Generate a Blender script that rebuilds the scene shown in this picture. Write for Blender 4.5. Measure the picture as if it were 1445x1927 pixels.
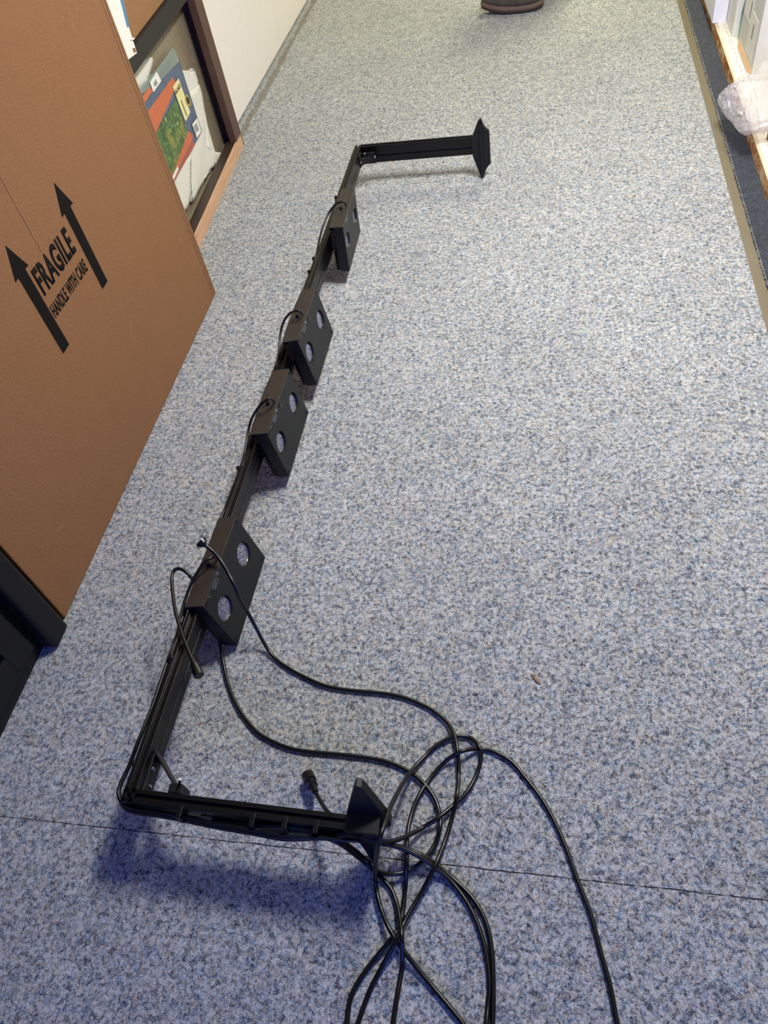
import bpy, bmesh, math, random
from mathutils import Vector, Matrix
random.seed(7)
S = bpy.context.scene
COL = S.collection
for o in list(bpy.data.objects): bpy.data.objects.remove(o)

# ------------------------------------------------------------------ camera
W, H, F, EYE = 1445, 1927, 1430.0, 1.5
CX, CY = W/2, H/2
def norm(v): return v.normalized()
yax = norm(Vector((1047-CX, -831-CY, F)))                  # aisle direction, in camera axes
dn = Vector((1007-CX, 2146-CY, F)); dn = norm(dn - dn.dot(yax)*yax)
zax = -dn
xax = yax.cross(zax)
R = Matrix((xax, yax, zax))                                 # camera (x right, y down, z forward) -> world
EYEV = Vector((0, 0, EYE))
cam_d = bpy.data.cameras.new('camera')
cam = bpy.data.objects.new('camera', cam_d); COL.objects.link(cam)
m = Matrix((R.col[0], -R.col[1], -R.col[2])).transposed().to_4x4()
m.translation = EYEV
cam.matrix_world = m
cam_d.sensor_fit = 'VERTICAL'; cam_d.sensor_height = 24; cam_d.lens = F/H*24
cam_d.clip_start = .02
S.camera = cam
def ray(p): return R @ Vector((p[0]-CX, p[1]-CY, F))
def at(x, y, z=0.0):
    d = ray((x, y)); return EYEV + d*((z-EYE)/d.z)
def onx(x, y, X):
    d = ray((x, y)); return EYEV + d*(X/d.x)
def ony(x, y, Y):
    d = ray((x, y)); return EYEV + d*(Y/d.y)

# ------------------------------------------------------------------ world, light, exposure
S.view_settings.view_transform = 'Standard'; S.view_settings.look = 'None'
S.view_settings.gamma = 1; S.view_settings.use_curve_mapping = False
S.view_settings.exposure = 0.0
wd = bpy.data.worlds.new('world'); S.world = wd; wd.use_nodes = True
wd.node_tree.nodes['Background'].inputs[0].default_value = (.62, .75, 1, 1)
wd.node_tree.nodes['Background'].inputs[1].default_value = .15
def area(name, loc, aim, sx, sy, power, col):
    l = bpy.data.lights.new(name, 'AREA'); l.shape = 'RECTANGLE'; l.size = sx; l.size_y = sy
    l.energy = power; l.color = col
    o = bpy.data.objects.new(name, l); COL.objects.link(o); o.location = loc
    o.rotation_euler = (Vector(aim)-Vector(loc)).to_track_quat('-Z', 'Y').to_euler()
    return o
area('ceiling_lamp_light', (.40, 2.12, 2.35), (.40, 2.12, 0), .30, .8, 88, (1, 1, .99))
area('ceiling_lamp_light', (.35, 5.5, 2.35), (.35, 5.5, 0), .30, 1.2, 72, (1, .97, .60))
area('window_daylight', (.3, -2.42, 1.5), (.3, 3, .4), 2.6, 1.3, 62, (.07, .17, 1.0))
area('shelf_lamp_light', (1.15, 3.3, 1.25), (.85, 3.2, 0), .10, 1.6, 6, (1, .93, .78))

# ------------------------------------------------------------------ materials
def lin(c): return tuple((v/255/12.92 if v/255 <= .04045 else ((v/255+.055)/1.055)**2.4) for v in c)
class NT:
    def __init__(s, name):
        s.m = bpy.data.materials.new(name); s.m.use_nodes = True; s.t = s.m.node_tree
        s.b = s.t.nodes['Principled BSDF']
    def n(s, typ, ins=None, **kw):
        nd = s.t.nodes.new(typ)
        for k, v in kw.items(): setattr(nd, k, v)
        for k, v in (ins or {}).items():
            i = nd.inputs[k]
            if hasattr(v, 'links'): s.t.links.new(v, i)
            else: i.default_value = v
        return nd
    def link(s, a, b): s.t.links.new(a, b)
    def coord(s, scale=1.0, sv=None):
        c = s.n('ShaderNodeTexCoord').outputs['Object']
        return s.n('ShaderNodeMapping', {'Vector': c, 'Scale': sv or (scale,)*3}).outputs[0]
    def noise(s, vec, scale, detail=3, rough=.6, dist=0.0):
        return s.n('ShaderNodeTexNoise', {'Vector': vec, 'Scale': scale, 'Detail': detail, 'Roughness': rough, 'Distortion': dist}).outputs[0]
    def ramp(s, fac, stops, interp='LINEAR'):
        r = s.n('ShaderNodeValToRGB', {'Fac': fac}); e = r.color_ramp.elements; r.color_ramp.interpolation = interp
        while len(e) < len(stops): e.new(.5)
        for el, (p, c) in zip(e, stops): el.position = p; el.color = (*c, 1) if len(c) == 3 else c
        return r.outputs[0]
    def mix(s, fac, a, b, mode='MIX'):
        nd = s.t.nodes.new('ShaderNodeMix'); nd.data_type = 'RGBA'; nd.blend_type = mode
        for i, v in ((0, fac), (6, a), (7, b)):
            if hasattr(v, 'links'): s.t.links.new(v, nd.inputs[i])
            else: nd.inputs[i].default_value = v if i == 0 else (*v, 1) if len(v) == 3 else v
        return nd.outputs[2]
    def math(s, op, a, b=0.0, clamp=False):
        nd = s.n('ShaderNodeMath', operation=op, use_clamp=clamp)
        for i, v in enumerate((a, b)):
            if hasattr(v, 'links'): s.t.links.new(v, nd.inputs[i])
            else: nd.inputs[i].default_value = v
        return nd.outputs[0]
    def bump(s, h, strength, dist):
        b = s.n('ShaderNodeBump', {'Height': h, 'Strength': strength, 'Distance': dist})
        s.link(b.outputs[0], s.b.inputs['Normal'])
    def set(s, **kw):
        for k, v in kw.items():
            i = s.b.inputs[k.replace('_', ' ')]
            if hasattr(v, 'links'): s.link(v, i)
            else: i.default_value = (*v, 1) if isinstance(v, tuple) and len(v) == 3 else v
        return s
def plain(name, rgb, rough=.5, metal=0.0, var=.08, spec=.5, **kw):
    t = NT(name); c = lin(rgb)
    n = t.noise(t.coord(), 35, 4)
    a = tuple(v*(1-var) for v in c); b = tuple(min(1, v*(1+var)) for v in c)
    t.set(Base_Color=t.ramp(n, [(.3, a), (.7, b)]), Roughness=rough, Metallic=metal, Specular_IOR_Level=spec, **kw)
    return t.m

def carpet(name, dark, blue, pale, warm, seam=False, stain=False):
    t = NT(name); v = t.coord()
    big = t.noise(v, 3.0, 3, .5)
    mid = t.noise(v, 100, 3, .62, .6)
    cell = t.noise(v, 300, 3, .7, 1.4)
    fine = t.noise(v, 760, 2, .7, 1.5)
    hue = t.noise(t.coord(1), 62, 4, .75, 1.4)
    f = t.math('ADD', t.math('MULTIPLY', cell, .42), t.math('ADD', t.math('MULTIPLY', mid, .34), t.math('MULTIPLY', fine, .24)))
    f = t.math('ADD', f, t.math('MULTIPLY', t.math('SUBTRACT', t.noise(t.coord(1), 30, 3, .6, .8), .5), .11))
    base = t.mix(t.ramp(hue, [(.40, (0,0,0)), (.60, (1,1,1))]), lin(blue), lin(warm))
    base = t.mix(t.ramp(f, [(.50, (0,0,0)), (.565, (1,1,1))]), base, lin(pale))
    col = t.mix(t.ramp(f, [(.425, (0,0,0)), (.49, (1,1,1))]), lin(dark), base)
    # loose dark and pinkish hairs
    h = t.noise(t.coord(1), 260, 2, .5, 3.5)
    col = t.mix(t.math('MULTIPLY', t.ramp(h, [(.355, (1,1,1)), (.41, (0,0,0))]), .85), col, lin(dark))
    col = t.mix(t.math('MULTIPLY', t.ramp(h, [(.63, (0,0,0)), (.68, (1,1,1))]), .5), col, lin((226, 214, 205)))
    col = t.mix(.16, col, t.ramp(big, [(.3, (.25,.25,.27)), (.7, (1,1,1))]), 'MULTIPLY')
    if stain:
        sx = t.n('ShaderNodeSeparateXYZ', {'Vector': t.n('ShaderNodeTexCoord').outputs['Object']})
        x, y = sx.outputs[0], sx.outputs[1]
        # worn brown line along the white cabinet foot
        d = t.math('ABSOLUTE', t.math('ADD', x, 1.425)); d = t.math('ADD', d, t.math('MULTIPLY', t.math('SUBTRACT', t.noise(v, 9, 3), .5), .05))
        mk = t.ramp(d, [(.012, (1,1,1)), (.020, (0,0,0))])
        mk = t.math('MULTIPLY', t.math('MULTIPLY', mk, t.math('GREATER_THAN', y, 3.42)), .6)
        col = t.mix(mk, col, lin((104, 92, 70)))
        # carpet seam
        wob = t.math('MULTIPLY', t.math('SUBTRACT', t.noise(v, 14, 3), .5), .006)
        ds = t.math('ABSOLUTE', t.math('ADD', t.math('SUBTRACT', y, .3785), wob))
        br = t.ramp(t.noise(v, 60, 2), [(.3, (.25,)*3), (.5, (1,)*3)])
        col = t.mix(t.math('MULTIPLY', t.math('LESS_THAN', ds, .0011), br), col, lin((34, 30, 34)))
    t.set(Base_Color=col, Roughness=1.0, Specular_IOR_Level=.1, Sheen_Weight=.15)
    t.bump(f, .9, .006)
    return t.m
MAT = {}
MAT['carpet'] = carpet('carpet_blue_grey', (38,42,62), (124,148,172), (224,225,224), (200,190,172), stain=True)
MAT['carpet_dark'] = carpet('carpet_navy', (12,16,26), (36,46,62), (66,76,90), (48,54,64))
def cardboard(name, c1, c2, zone=None):
    t = NT(name); v = t.coord()
    a = t.noise(v, 14, 5, .75); b = t.noise(v, 230, 3, .75); l = t.noise(t.coord(sv=(1, 1, 6)), 120, 2, .5)
    col = t.mix(a, lin(c1), lin(c2))
    col = t.mix(t.ramp(b, [(.56, (0,0,0)), (.70, (.75,)*3)]), col, lin((166,128,94)))
    col = t.mix(t.ramp(b, [(.30, (.6,)*3), (.43, (0,)*3)]), col, lin((82,52,32)))
    s = t.noise(t.coord(1), 5.5, 5, .7, 2.2)
    col = t.mix(t.ramp(s, [(.66, (0,)*3), (.74, (.35,)*3)]), col, lin((170,140,112)))
    t.set(Base_Color=col, Roughness=.82, Specular_IOR_Level=.25); t.bump(l, .08, .001)
    return t.m
MAT['card'] = cardboard('brown_cardboard', (127,89,59), (136,97,65))
MAT['card2'] = cardboard('tan_cardboard', (140,102,70), (152,114,80))
MAT['ink'] = plain('black_ink', (17,13,12), .8, spec=.15)
MAT['alu'] = plain('black_anodised_aluminium', (15,14,14), .36, .35, spec=.5)
MAT['alu_matt'] = plain('matt_black_metal', (12,12,13), .5, .1)
MAT['cover'] = plain('satin_dark_aluminium', (62,57,52), .42, .35)
MAT['face'] = plain('black_face_plate', (13,14,14), .45, 0, .05, spec=.4)
MAT['rubber'] = plain('black_rubber', (8,8,10), .33)
MAT['steel'] = plain('bright_steel', (200,195,188), .2, 1)
MAT['print'] = plain('pale_printing', (112,114,124), .5)
MAT['black'] = plain('black_laminate', (20,20,21), .45, spec=.3)
MAT['brown'] = plain('dark_brown_laminate', (84,58,48), .45)
MAT['brown_dk'] = plain('darker_brown_laminate', (54,38,32), .5)
MAT['shelf_black'] = plain('black_shelf_edge', (34,33,32), .55)
MAT['white'] = plain('cream_white_panel', (232,226,226), .5, var=.02)
MAT['gap'] = plain('black_toe_gap', (14,14,16), .7)
MAT['strip'] = None
MAT['wall'] = plain('pale_wall_paint', (120,116,108), .8, var=.03)
MAT['ceil'] = plain('white_ceiling_tile', (150,148,142), .9, var=.03)
def wood():
    t = NT('raw_wood_edge'); v = t.coord(sv=(60, 2.2, 60))
    n = t.noise(v, 3, 4, .6, .6)
    t.set(Base_Color=t.ramp(n, [(.3, lin((176,132,102))), (.55, lin((204,164,132))), (.8, lin((222,188,158)))]), Roughness=.7); return t.m
MAT['wood'] = wood()
def strip():
    t = NT('brown_adhesive_strip'); v = t.coord()
    a = t.noise(v, 4, 3); b = t.noise(v, 300, 2)
    c = t.mix(a, lin((92,82,64)), lin((112,101,82)))
    c = t.mix(t.ramp(b, [(.66, (0,)*3), (.74, (.7,)*3)]), c, lin((150,142,122)))
    t.set(Base_Color=c, Roughness=.6); return t.m
MAT['strip'] = strip()
def rust():
    t = NT('rusted_white_metal'); v = t.coord(sv=(1, .6, 1))
    n = t.noise(v, 26, 5, .75, 1.0); n2 = t.noise(t.coord(1), 120, 3)
    c = t.ramp(n, [(.34, lin((92,44,20))), (.45, lin((176,92,34))), (.54, lin((222,168,96))), (.62, lin((232,220,196)))])
    c = t.mix(t.ramp(n2, [(.3, (.7,)*3), (.45, (0,)*3)]), c, lin((74,36,20)))
    t.set(Base_Color=c, Roughness=.75); t.bump(n, .4, .002); return t.m
MAT['rust'] = rust()
MAT['shelfwhite'] = plain('cream_enamel_shelf', (246,238,220), .4, var=.02)
def pegdeck():
    t = NT('perforated_cream_shelf')
    sx = t.n('ShaderNodeSeparateXYZ', {'Vector': t.n('ShaderNodeTexCoord').outputs['Object']})
    dx = t.math('SUBTRACT', sx.outputs[0], .0395)
    dy = t.math('SUBTRACT', t.math('MULTIPLY', t.math('FRACT', t.math('MULTIPLY', t.math('ADD', sx.outputs[1], 10.0), 1/.046)), .046), .023)
    d = t.math('SQRT', t.math('ADD', t.math('MULTIPLY', dx, dx), t.math('MULTIPLY', dy, dy)))
    t.set(Base_Color=t.mix(t.math('LESS_THAN', d, .0034), lin((240,232,214)), lin((110,92,74))), Roughness=.4); return t.m
MAT['pegdeck'] = pegdeck()
MAT['fray'] = carpet('frayed_carpet_edge', (70,74,80), (120,126,130), (168,168,160), (140,136,126))
MAT['hole'] = plain('peg_hole_shadow', (120,100,80), .8)
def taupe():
    t = NT('painted_carpet_reflection'); v = t.coord()
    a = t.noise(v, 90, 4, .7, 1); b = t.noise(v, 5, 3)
    c = t.mix(t.ramp(a, [(.35, (0,)*3), (.65, (1,)*3)]), lin((112,101,84)), lin((158,145,122)))  # carpet-like speckle: the aisle carpet's reflection in glass, painted into the colour
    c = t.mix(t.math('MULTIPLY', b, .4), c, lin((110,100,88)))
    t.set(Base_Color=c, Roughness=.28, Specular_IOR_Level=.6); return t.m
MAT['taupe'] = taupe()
def bagmat(name, rgb, alpha, rough=.35, tr=.25):
    t = NT(name); n = t.noise(t.coord(1), 14, 4, .6, 1)
    t.set(Base_Color=lin(rgb), Roughness=rough, Alpha=alpha, Specular_IOR_Level=.6); t.bump(n, .5, .01)
    return t.m
MAT['bag'] = bagmat('white_tissue_plastic', (226,224,216), .93, .5)
MAT['clearbag'] = bagmat('clear_polythene', (205,200,204), .40, .10)
MAT['sleeve'] = bagmat('clear_sleeve', (150,166,160), .55, .25)
def grass():
    t = NT('green_meadow_print'); v = t.coord(sv=(1,1,.45)); 
    n = t.noise(v, 60, 4, .75, 2.0); g = t.noise(t.coord(1), 9, 2)
    c = t.ramp(n, [(.33, lin((30,44,30))), (.48, lin((62,92,50))), (.58, lin((104,136,72))), (.68, lin((196,206,130)))])
    c = t.mix(t.ramp(g, [(.5, (0,)*3), (.62, (.55,)*3)]), c, lin((150,140,60)))
    t.set(Base_Color=c, Roughness=.35); return t.m
MAT['grass'] = grass()
MAT['orange'] = plain('orange_print', (196,104,66), .35, var=.1)
MAT['denim'] = plain('slate_blue_print', (84,98,122), .35, var=.25)
MAT['yellow'] = plain('pale_yellow_label', (226,218,160), .45)
MAT['paper'] = plain('white_label', (228,226,220), .5, var=.02)
MAT['gold'] = plain('gold_seal_print', (168,150,92), .4, var=.2)
MAT['blue'] = plain('blue_print', (74,132,176), .5)
MAT['teal'] = plain('teal_green_print', (72,150,140), .4, var=.3)
MAT['navyp'] = plain('navy_print', (44,70,120), .4, var=.3)
MAT['greybox'] = plain('pale_grey_carton', (206,206,200), .6, var=.04)
MAT['peach'] = plain('peach_print', (238,190,140), .5)
MAT['lavender'] = plain('white_carton', (236,236,246), .6, var=.02)
MAT['shoe'] = plain('taupe_suede', (74,66,62), .85, var=.2)
MAT['sole'] = plain('tan_rubber_sole', (104,82,70), .7)
MAT['outsole'] = plain('black_outsole', (28,27,28), .7)
MAT['trouser'] = plain('dark_cloth', (44,46,56), .9)
MAT['leaf'] = plain('dry_leaf_brown', (132,104,76), .8, var=.3)
def lens():
    t = NT('led_lens_facets'); v = t.coord()
    vo = t.n('ShaderNodeTexVoronoi', {'Vector': v, 'Scale': 260.0}); vo2 = t.n('ShaderNodeTexVoronoi', {'Vector': v, 'Scale': 95.0})
    c = t.ramp(vo.outputs['Distance'], [(.1, lin((206,202,216))), (.35, lin((122,122,150))), (.7, lin((60,60,84)))])
    c = t.mix(t.ramp(vo2.outputs['Distance'], [(.10, (1,)*3), (.17, (0,)*3)]), c, lin((20,20,26)))
    t.set(Base_Color=c, Roughness=.18, Coat_Weight=1.0, Coat_Roughness=.05, Specular_IOR_Level=.8)
    t.bump(vo.outputs['Distance'], .5, .002); return t.m
MAT['lens'] = lens()
def emit(name, rgb, st):
    t = NT(name); t.set(Base_Color=(.8,.8,.8), Emission_Color=rgb, Emission_Strength=st); return t.m
MAT['lit'] = emit('lit_diffuser', (1,.94,.82), 4)
def pane():
    m = bpy.data.materials.new('window_glass'); m.use_nodes = True; t = m.node_tree; t.nodes.clear()
    o = t.nodes.new('ShaderNodeOutputMaterial'); x = t.nodes.new('ShaderNodeMixShader'); x.inputs[0].default_value = .08
    a = t.nodes.new('ShaderNodeBsdfTransparent'); b = t.nodes.new('ShaderNodeBsdfGlossy'); b.inputs['Roughness'].default_value = .02
    t.links.new(a.outputs[0], x.inputs[1]); t.links.new(b.outputs[0], x.inputs[2]); t.links.new(x.outputs[0], o.inputs[0]); return m
MAT['pane'] = pane()

# ------------------------------------------------------------------ mesh helpers
def mesh_obj(name, bm, mat, parent=None, smooth=False, label=None, bev=0, seg=2):
    bmesh.ops.recalc_face_normals(bm, faces=bm.faces)
    me = bpy.data.meshes.new(name); bm.to_mesh(me); bm.free()
    me.materials.append(MAT[mat] if isinstance(mat, str) else mat)
    if smooth:
        for p in me.polygons: p.use_smooth = True
    o = bpy.data.objects.new(name, me); COL.objects.link(o)
    if parent: o.parent = parent
    if label: o['label'] = label
    if bev:
        b = o.modifiers.new('bevel', 'BEVEL'); b.width = bev; b.segments = seg; b.limit_method = 'ANGLE'; b.angle_limit = .6
    return o
def thing(o, label, cat, group=None):
    o['label'] = label; o['category'] = cat
    if group: o['group'] = group
    return o
def root(name, loc, label, cat, group=None):
    o = bpy.data.objects.new(name, None); o.empty_display_size = .05; COL.objects.link(o); o.location = loc
    return thing(o, label, cat, group)
def struct(o, label=None):
    o['kind'] = 'structure'
    if label: o['label'] = label
    return o
def box(bm, lo, hi, M=None):
    vs = [Vector((x, y, z)) for x in (lo[0], hi[0]) for y in (lo[1], hi[1]) for z in (lo[2], hi[2])]
    if M: vs = [M @ v for v in vs]
    v = [bm.verts.new(p) for p in vs]
    for f in ((0,1,3,2),(4,6,7,5),(0,4,5,1),(2,3,7,6),(0,2,6,4),(1,5,7,3)): bm.faces.new([v[i] for i in f])
def boxo(name, lo, hi, mat, parent=None, bev=0, M=None, label=None):
    bm = bmesh.new(); box(bm, lo, hi, M); return mesh_obj(name, bm, mat, parent, bev=bev, label=label)
def prism(bm, pts, off):
    """polygon (3-D points, planar) extruded by vector off"""
    a = [bm.verts.new(p) for p in pts]; b = [bm.verts.new(Vector(p)+off) for p in pts]; n = len(a)
    bm.faces.new(a); bm.faces.new(b[::-1])
    for i in range(n): bm.faces.new((a[i], b[i], b[(i+1) % n], a[(i+1) % n]))
def catmull(P, per=10):
    P = [Vector(p) for p in P]; P = [2*P[0]-P[1]] + P + [2*P[-1]-P[-2]]; out = []
    for i in range(1, len(P)-2):
        a, b, c, d = P[i-1:i+3]
        for k in range(per):
            t = k/per
            out.append(.5*((2*b)+(c-a)*t+(2*a-5*b+4*c-d)*t*t+(3*b-a-3*c+d)*t**3))
    out.append(P[-2]); return out
def tube(bm, pts, r, n=10, caps=True):
    rings = []; up = Vector((0, 0, 1)); N = len(pts)
    rr = r if callable(r) else (lambda i: r)
    t0 = (pts[1]-pts[0]).normalized(); u = t0.cross(up)
    if u.length < 1e-3: u = Vector((1, 0, 0))
    u.normalize()
    for i, p in enumerate(pts):
        t = (pts[min(i+1, N-1)]-pts[max(i-1, 0)]).normalized()
        u = (u - u.dot(t)*t).normalized(); w = t.cross(u); q = rr(i)
        rings.append([bm.verts.new(p+q*(math.cos(a)*u+math.sin(a)*w)) for a in [2*math.pi*k/n for k in range(n)]])
    for A, B in zip(rings, rings[1:]):
        for k in range(n): bm.faces.new((A[k], A[(k+1) % n], B[(k+1) % n], B[k]))
    if caps: bm.faces.new(rings[0][::-1]); bm.faces.new(rings[-1])
def cyl(bm, a, b, r, n=20, r2=None):
    a, b = Vector(a), Vector(b); r2 = r if r2 is None else r2
    tube(bm, [a, b], lambda i: r if i == 0 else r2, n)
def text_bm(txt, offset=.0):
    c = bpy.data.curves.new('t', 'FONT'); c.body = txt; c.offset = offset; c.resolution_u = 4; c.space_character = 1.0 + offset*3.2
    o = bpy.data.objects.new('t', c); COL.objects.link(o); bpy.context.view_layer.update()
    me = bpy.data.meshes.new_from_object(o.evaluated_get(bpy.context.evaluated_depsgraph_get()))
    bpy.data.objects.remove(o); bm = bmesh.new(); bm.from_mesh(me); bpy.data.meshes.remove(me); return bm
def text_on(name, txt, origin, u, v, mat, parent=None, offset=0.0):
    """text filling the parallelogram origin + u (reading direction) + v (up)"""
    bm = text_bm(txt, offset)
    xs = [q.co.x for q in bm.verts]; ys = [q.co.y for q in bm.verts]; x0, x1, y0, y1 = min(xs), max(xs), min(ys), max(ys)
    for q in bm.verts:
        q.co = Vector(origin) + Vector(u)*((q.co.x-x0)/(x1-x0)) + Vector(v)*((q.co.y-y0)/(y1-y0))
    n = Vector(u).cross(Vector(v)).normalized()
    r = bmesh.ops.extrude_face_region(bm, geom=bm.faces[:])
    for q in r['geom']:
        if isinstance(q, bmesh.types.BMVert): q.co += n*.0006
    return mesh_obj(name, bm, mat, parent)

# ------------------------------------------------------------------ room shell
def floor_plane(name, x0, x1, y0, y1, z, mat):
    bm = bmesh.new(); box(bm, (x0, y0, z-.05), (x1, y1, z)); return mesh_obj(name, bm, mat)
struct(floor_plane('floor', -2.05, .622, -2.6, 8.6, 0, 'carpet'), 'blue-grey heather carpet of the aisle')
def ragged(x0, x1, y0, y1, z0, z1, wob, n=900):
    bm = bmesh.new(); L = []; Rr = []
    for i in range(n+1):
        y = y0+(y1-y0)*i/n
        L.append((x0+random.uniform(-wob, wob), y)); Rr.append((x1, y))
    vs = [[bm.verts.new((x, y, z1)) for x, y in c] for c in (L, Rr)]
    lo = [[bm.verts.new((x, y, z0)) for x, y in c] for c in (L, Rr)]
    for i in range(n):
        bm.faces.new((vs[0][i], vs[1][i], vs[1][i+1], vs[0][i+1]))
        bm.faces.new((lo[0][i], vs[0][i], vs[0][i+1], lo[0][i+1]))
    return bm
struct(floor_plane('trim_1', .622, .664, -2.6, 8.6, -.004, 'strip'), 'brown bare strip between the two carpets')
struct(mesh_obj('trim_2', ragged(.657, 1.62, -2.6, 8.6, -.03, .002, .0022), 'carpet_dark'), 'darker carpet strip beside the shelf')
struct(mesh_obj('trim_3', ragged(.6575, .6605, -2.6, 8.6, -.02, .0028, .0030, 2600), 'fray'), 'pale frayed carpet edge')
struct(boxo('wall_left', (-2.15, -2.6, -.05), (-2.05, 8.6, 2.43), 'wall'))
struct(boxo('wall_right', (1.62, -2.6, -.05), (1.72, 8.6, 2.43), 'wall'))
struct(boxo('wall_back', (-2.15, 8.6, -.05), (1.72, 8.7, 2.43), 'wall'))
struct(boxo('ceiling', (-2.15, -2.7, 2.43), (1.72, 8.7, 2.5), 'ceil'))
bm = bmesh.new()
for lo, hi in (((-2.15,-2.7,-.05),(-1.0,-2.6,2.43)), ((1.6,-2.7,-.05),(1.72,-2.6,2.43)), ((-1.0,-2.7,-.05),(1.6,-2.6,.75)), ((-1.0,-2.7,2.25),(1.6,-2.6,2.43))): box(bm, lo, hi)
struct(mesh_obj('wall_front', bm, 'wall'))
bm = bmesh.new()
for lo, hi in (((-1.0,-2.68,.75),(1.6,-2.62,.80)), ((-1.0,-2.68,2.2),(1.6,-2.62,2.25)), ((-1.0,-2.68,.8),(-.95,-2.62,2.2)), ((1.55,-2.68,.8),(1.6,-2.62,2.2)), ((.28,-2.68,.8),(.33,-2.62,2.2))): box(bm, lo, hi)
wf = struct(mesh_obj('window_1', bm, 'white'))
boxo('pane', (-.95,-2.655,.8), (1.55,-2.65,2.2), 'pane', wf)
for i, (x, y, ly, lab) in enumerate(((.40, 2.12, 1.0, 'long ceiling light above the lamp bar'), (.35, 5.5, 1.3, 'long ceiling light at the far end of the aisle'))):
    r = root('ceiling_light', (x, y, 2.43), lab, 'light', 'ceiling lights')
    boxo('light_housing', (-.20, -ly/2, -.06), (.20, ly/2, 0), 'white', r)
    boxo('diffuser', (-.18, -ly/2+.02, -.075), (.18, ly/2-.02, -.06), 'lit', r)

# ------------------------------------------------------------------ the lamp bar
fx = root('light_bar', (-.755, .40, 0), 'long black light bar with four lamp modules and two end arms on the carpet', 'light fixture')
FXI = Matrix.Translation((.755, -.40, 0))
def fpart(name, bm, mat, parent=fx, **k):
    if parent is fx:
        for v in bm.verts: v.co = FXI @ v.co
    return mesh_obj(name, bm, mat, parent, **k)
def profile_bar(a, b, h, t, side, slot=.004):
    """extruded aluminium bar: a,b = top edge line on the visible side; h height, t thickness towards -side, with T slots"""
    a, b, side = Vector(a), Vector(b), Vector(side).normalized(); up = Vector((0,0,1))
    def P(s, z): return (s, z)
    d = .006
    g = h*.56
    sec = [(0,0),(0,-g),(-d,-g),(-d,-g-slot),(0,-g-slot),(0,-h),
           (-t*.42,-h),(-t*.42,-h+d),(-t*.58,-h+d),(-t*.58,-h),(-t,-h),
           (-t,-g-slot),(-t+d,-g-slot),(-t+d,-g),(-t,-g),(-t,0),
           (-t*.66,0),(-t*.66,-d),(-t*.34,-d),(-t*.34,0)]
    bm = bmesh.new()
    A = [bm.verts.new(a+side*s+up*z) for s, z in sec]; B = [bm.verts.new(b+side*s+up*z) for s, z in sec]; n = len(sec)
    for i in range(n): bm.faces.new((A[i], A[(i+1) % n], B[(i+1) % n], B[i]))
    for ring in (A, B[::-1]):
        bmesh.ops.triangle_fill(bm, edges=[bm.edges.get((ring[i], ring[(i+1) % n])) for i in range(n)], use_beauty=True)
    return bm
XN, XF = -.742, -.722          # visible side face of the long rail, near and far end
TOPZ = .157
fpart('rail', profile_bar((XN, .388, TOPZ), (XF, 2.952, TOPZ), .062, .024, (1,0,0)), 'alu', bev=.0008)
fpart('arm', profile_bar((-.765, .388, TOPZ), (-.276, .377, TOPZ), .062, .026, (0,-1,0)), 'alu', bev=.0008)
fpart('arm', profile_bar((XF-.002, 2.938, .154), (-.272, 2.936, .154), .066, .022, (0,-1,0)), 'alu', bev=.0008)
# feet: bracket with gusset, ridge and notched lip (outline in x-z)
def foot(y, x0, prof, th, lean=0.0, spread=0.0):
    bm = bmesh.new()
    pts = [Vector((x0+px, y+lean*(pz-.11), pz)) for px, pz in prof]
    prism(bm, pts, Vector((0, th, 0)))
    return bm
far_prof = [(-.030,.156),(-.004,.214),(.002,.222),(.010,.222),(.013,.208),(.019,.194),(.028,.184),(.036,.178),(.037,.165),(.037,.052),(.028,.044),(.018,.030),(.012,.014),(.010,.001),(.000,.0),(-.006,.010),(-.030,.084)]
f1 = fpart('foot', foot(2.925, -.256, far_prof, .014), 'alu_matt', bev=.001)
bm = bmesh.new(); 
prism(bm, [Vector((-.2545, 2.912, .004)), Vector((-.2545, 2.912, .214)), Vector((-.2545, 2.952, .19)), Vector((-.2545, 2.952, .03))], Vector((.006, 0, 0)))
rib = mesh_obj('foot_ridge', bm, 'alu_matt', f1)
for v in rib.data.vertices: v.co = FXI @ v.co
near_prof = [(-.030,.158),(-.006,.236),(-.002,.243),(.008,.240),(.036,.165),(.040,.155),(.046,.140),(.046,.128),(.036,.120),(.012,.09),(.002,.006),(-.002,.0),(-.008,.006),(-.030,.090)]
f2 = fpart('foot', foot(.396, -.302, near_prof, .016, lean=.22), 'alu_matt', bev=.001)
bm = bmesh.new(); box(bm, (-.332, .374, .150), (-.272, .412, .161)); rb = mesh_obj('foot_clamp', bm, 'alu_matt', f2, bev=.001)
for v in rb.data.vertices: v.co = FXI @ v.co
# diagonal corner braces with screws
def brace(a, b, z0, z1, th=.005):
    bm = bmesh.new(); a, b = Vector(a), Vector(b); d = (b-a).normalized(); n = Vector((-d.y, d.x, 0))*th
    prism(bm, [Vector((a.x, a.y, z0)), Vector((b.x, b.y, z0+.012)), Vector((b.x, b.y, z1-.004)), Vector((a.x, a.y, z1))], n)
    return bm
b1 = brace((-.741, .492), (-.668, .419), .096, .140)
box(b1, (-.742, .415, .10), (-.738, .50, .138)); box(b1, (-.742, .412, .098), (-.655, .417, .14)); box(b1, (-.682, .415, .11), (-.655, .432, .15))
g1 = fpart('corner_brace', b1, 'alu_matt', bev=.0008)
b2 = brace((XF+.002, 2.884), (-.678, 2.914), .102, .134)
box(b2, (XF-.001, 2.878, .10), (XF+.003, 2.916, .145)); box(b2, (XF, 2.910, .098), (-.665, 2.915, .142)); prism(b2, [Vector((XF, 2.890, .102)), Vector((XF, 2.915, .102)), Vector((-.688, 2.915, .102))], Vector((0,0,.006)))
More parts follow.
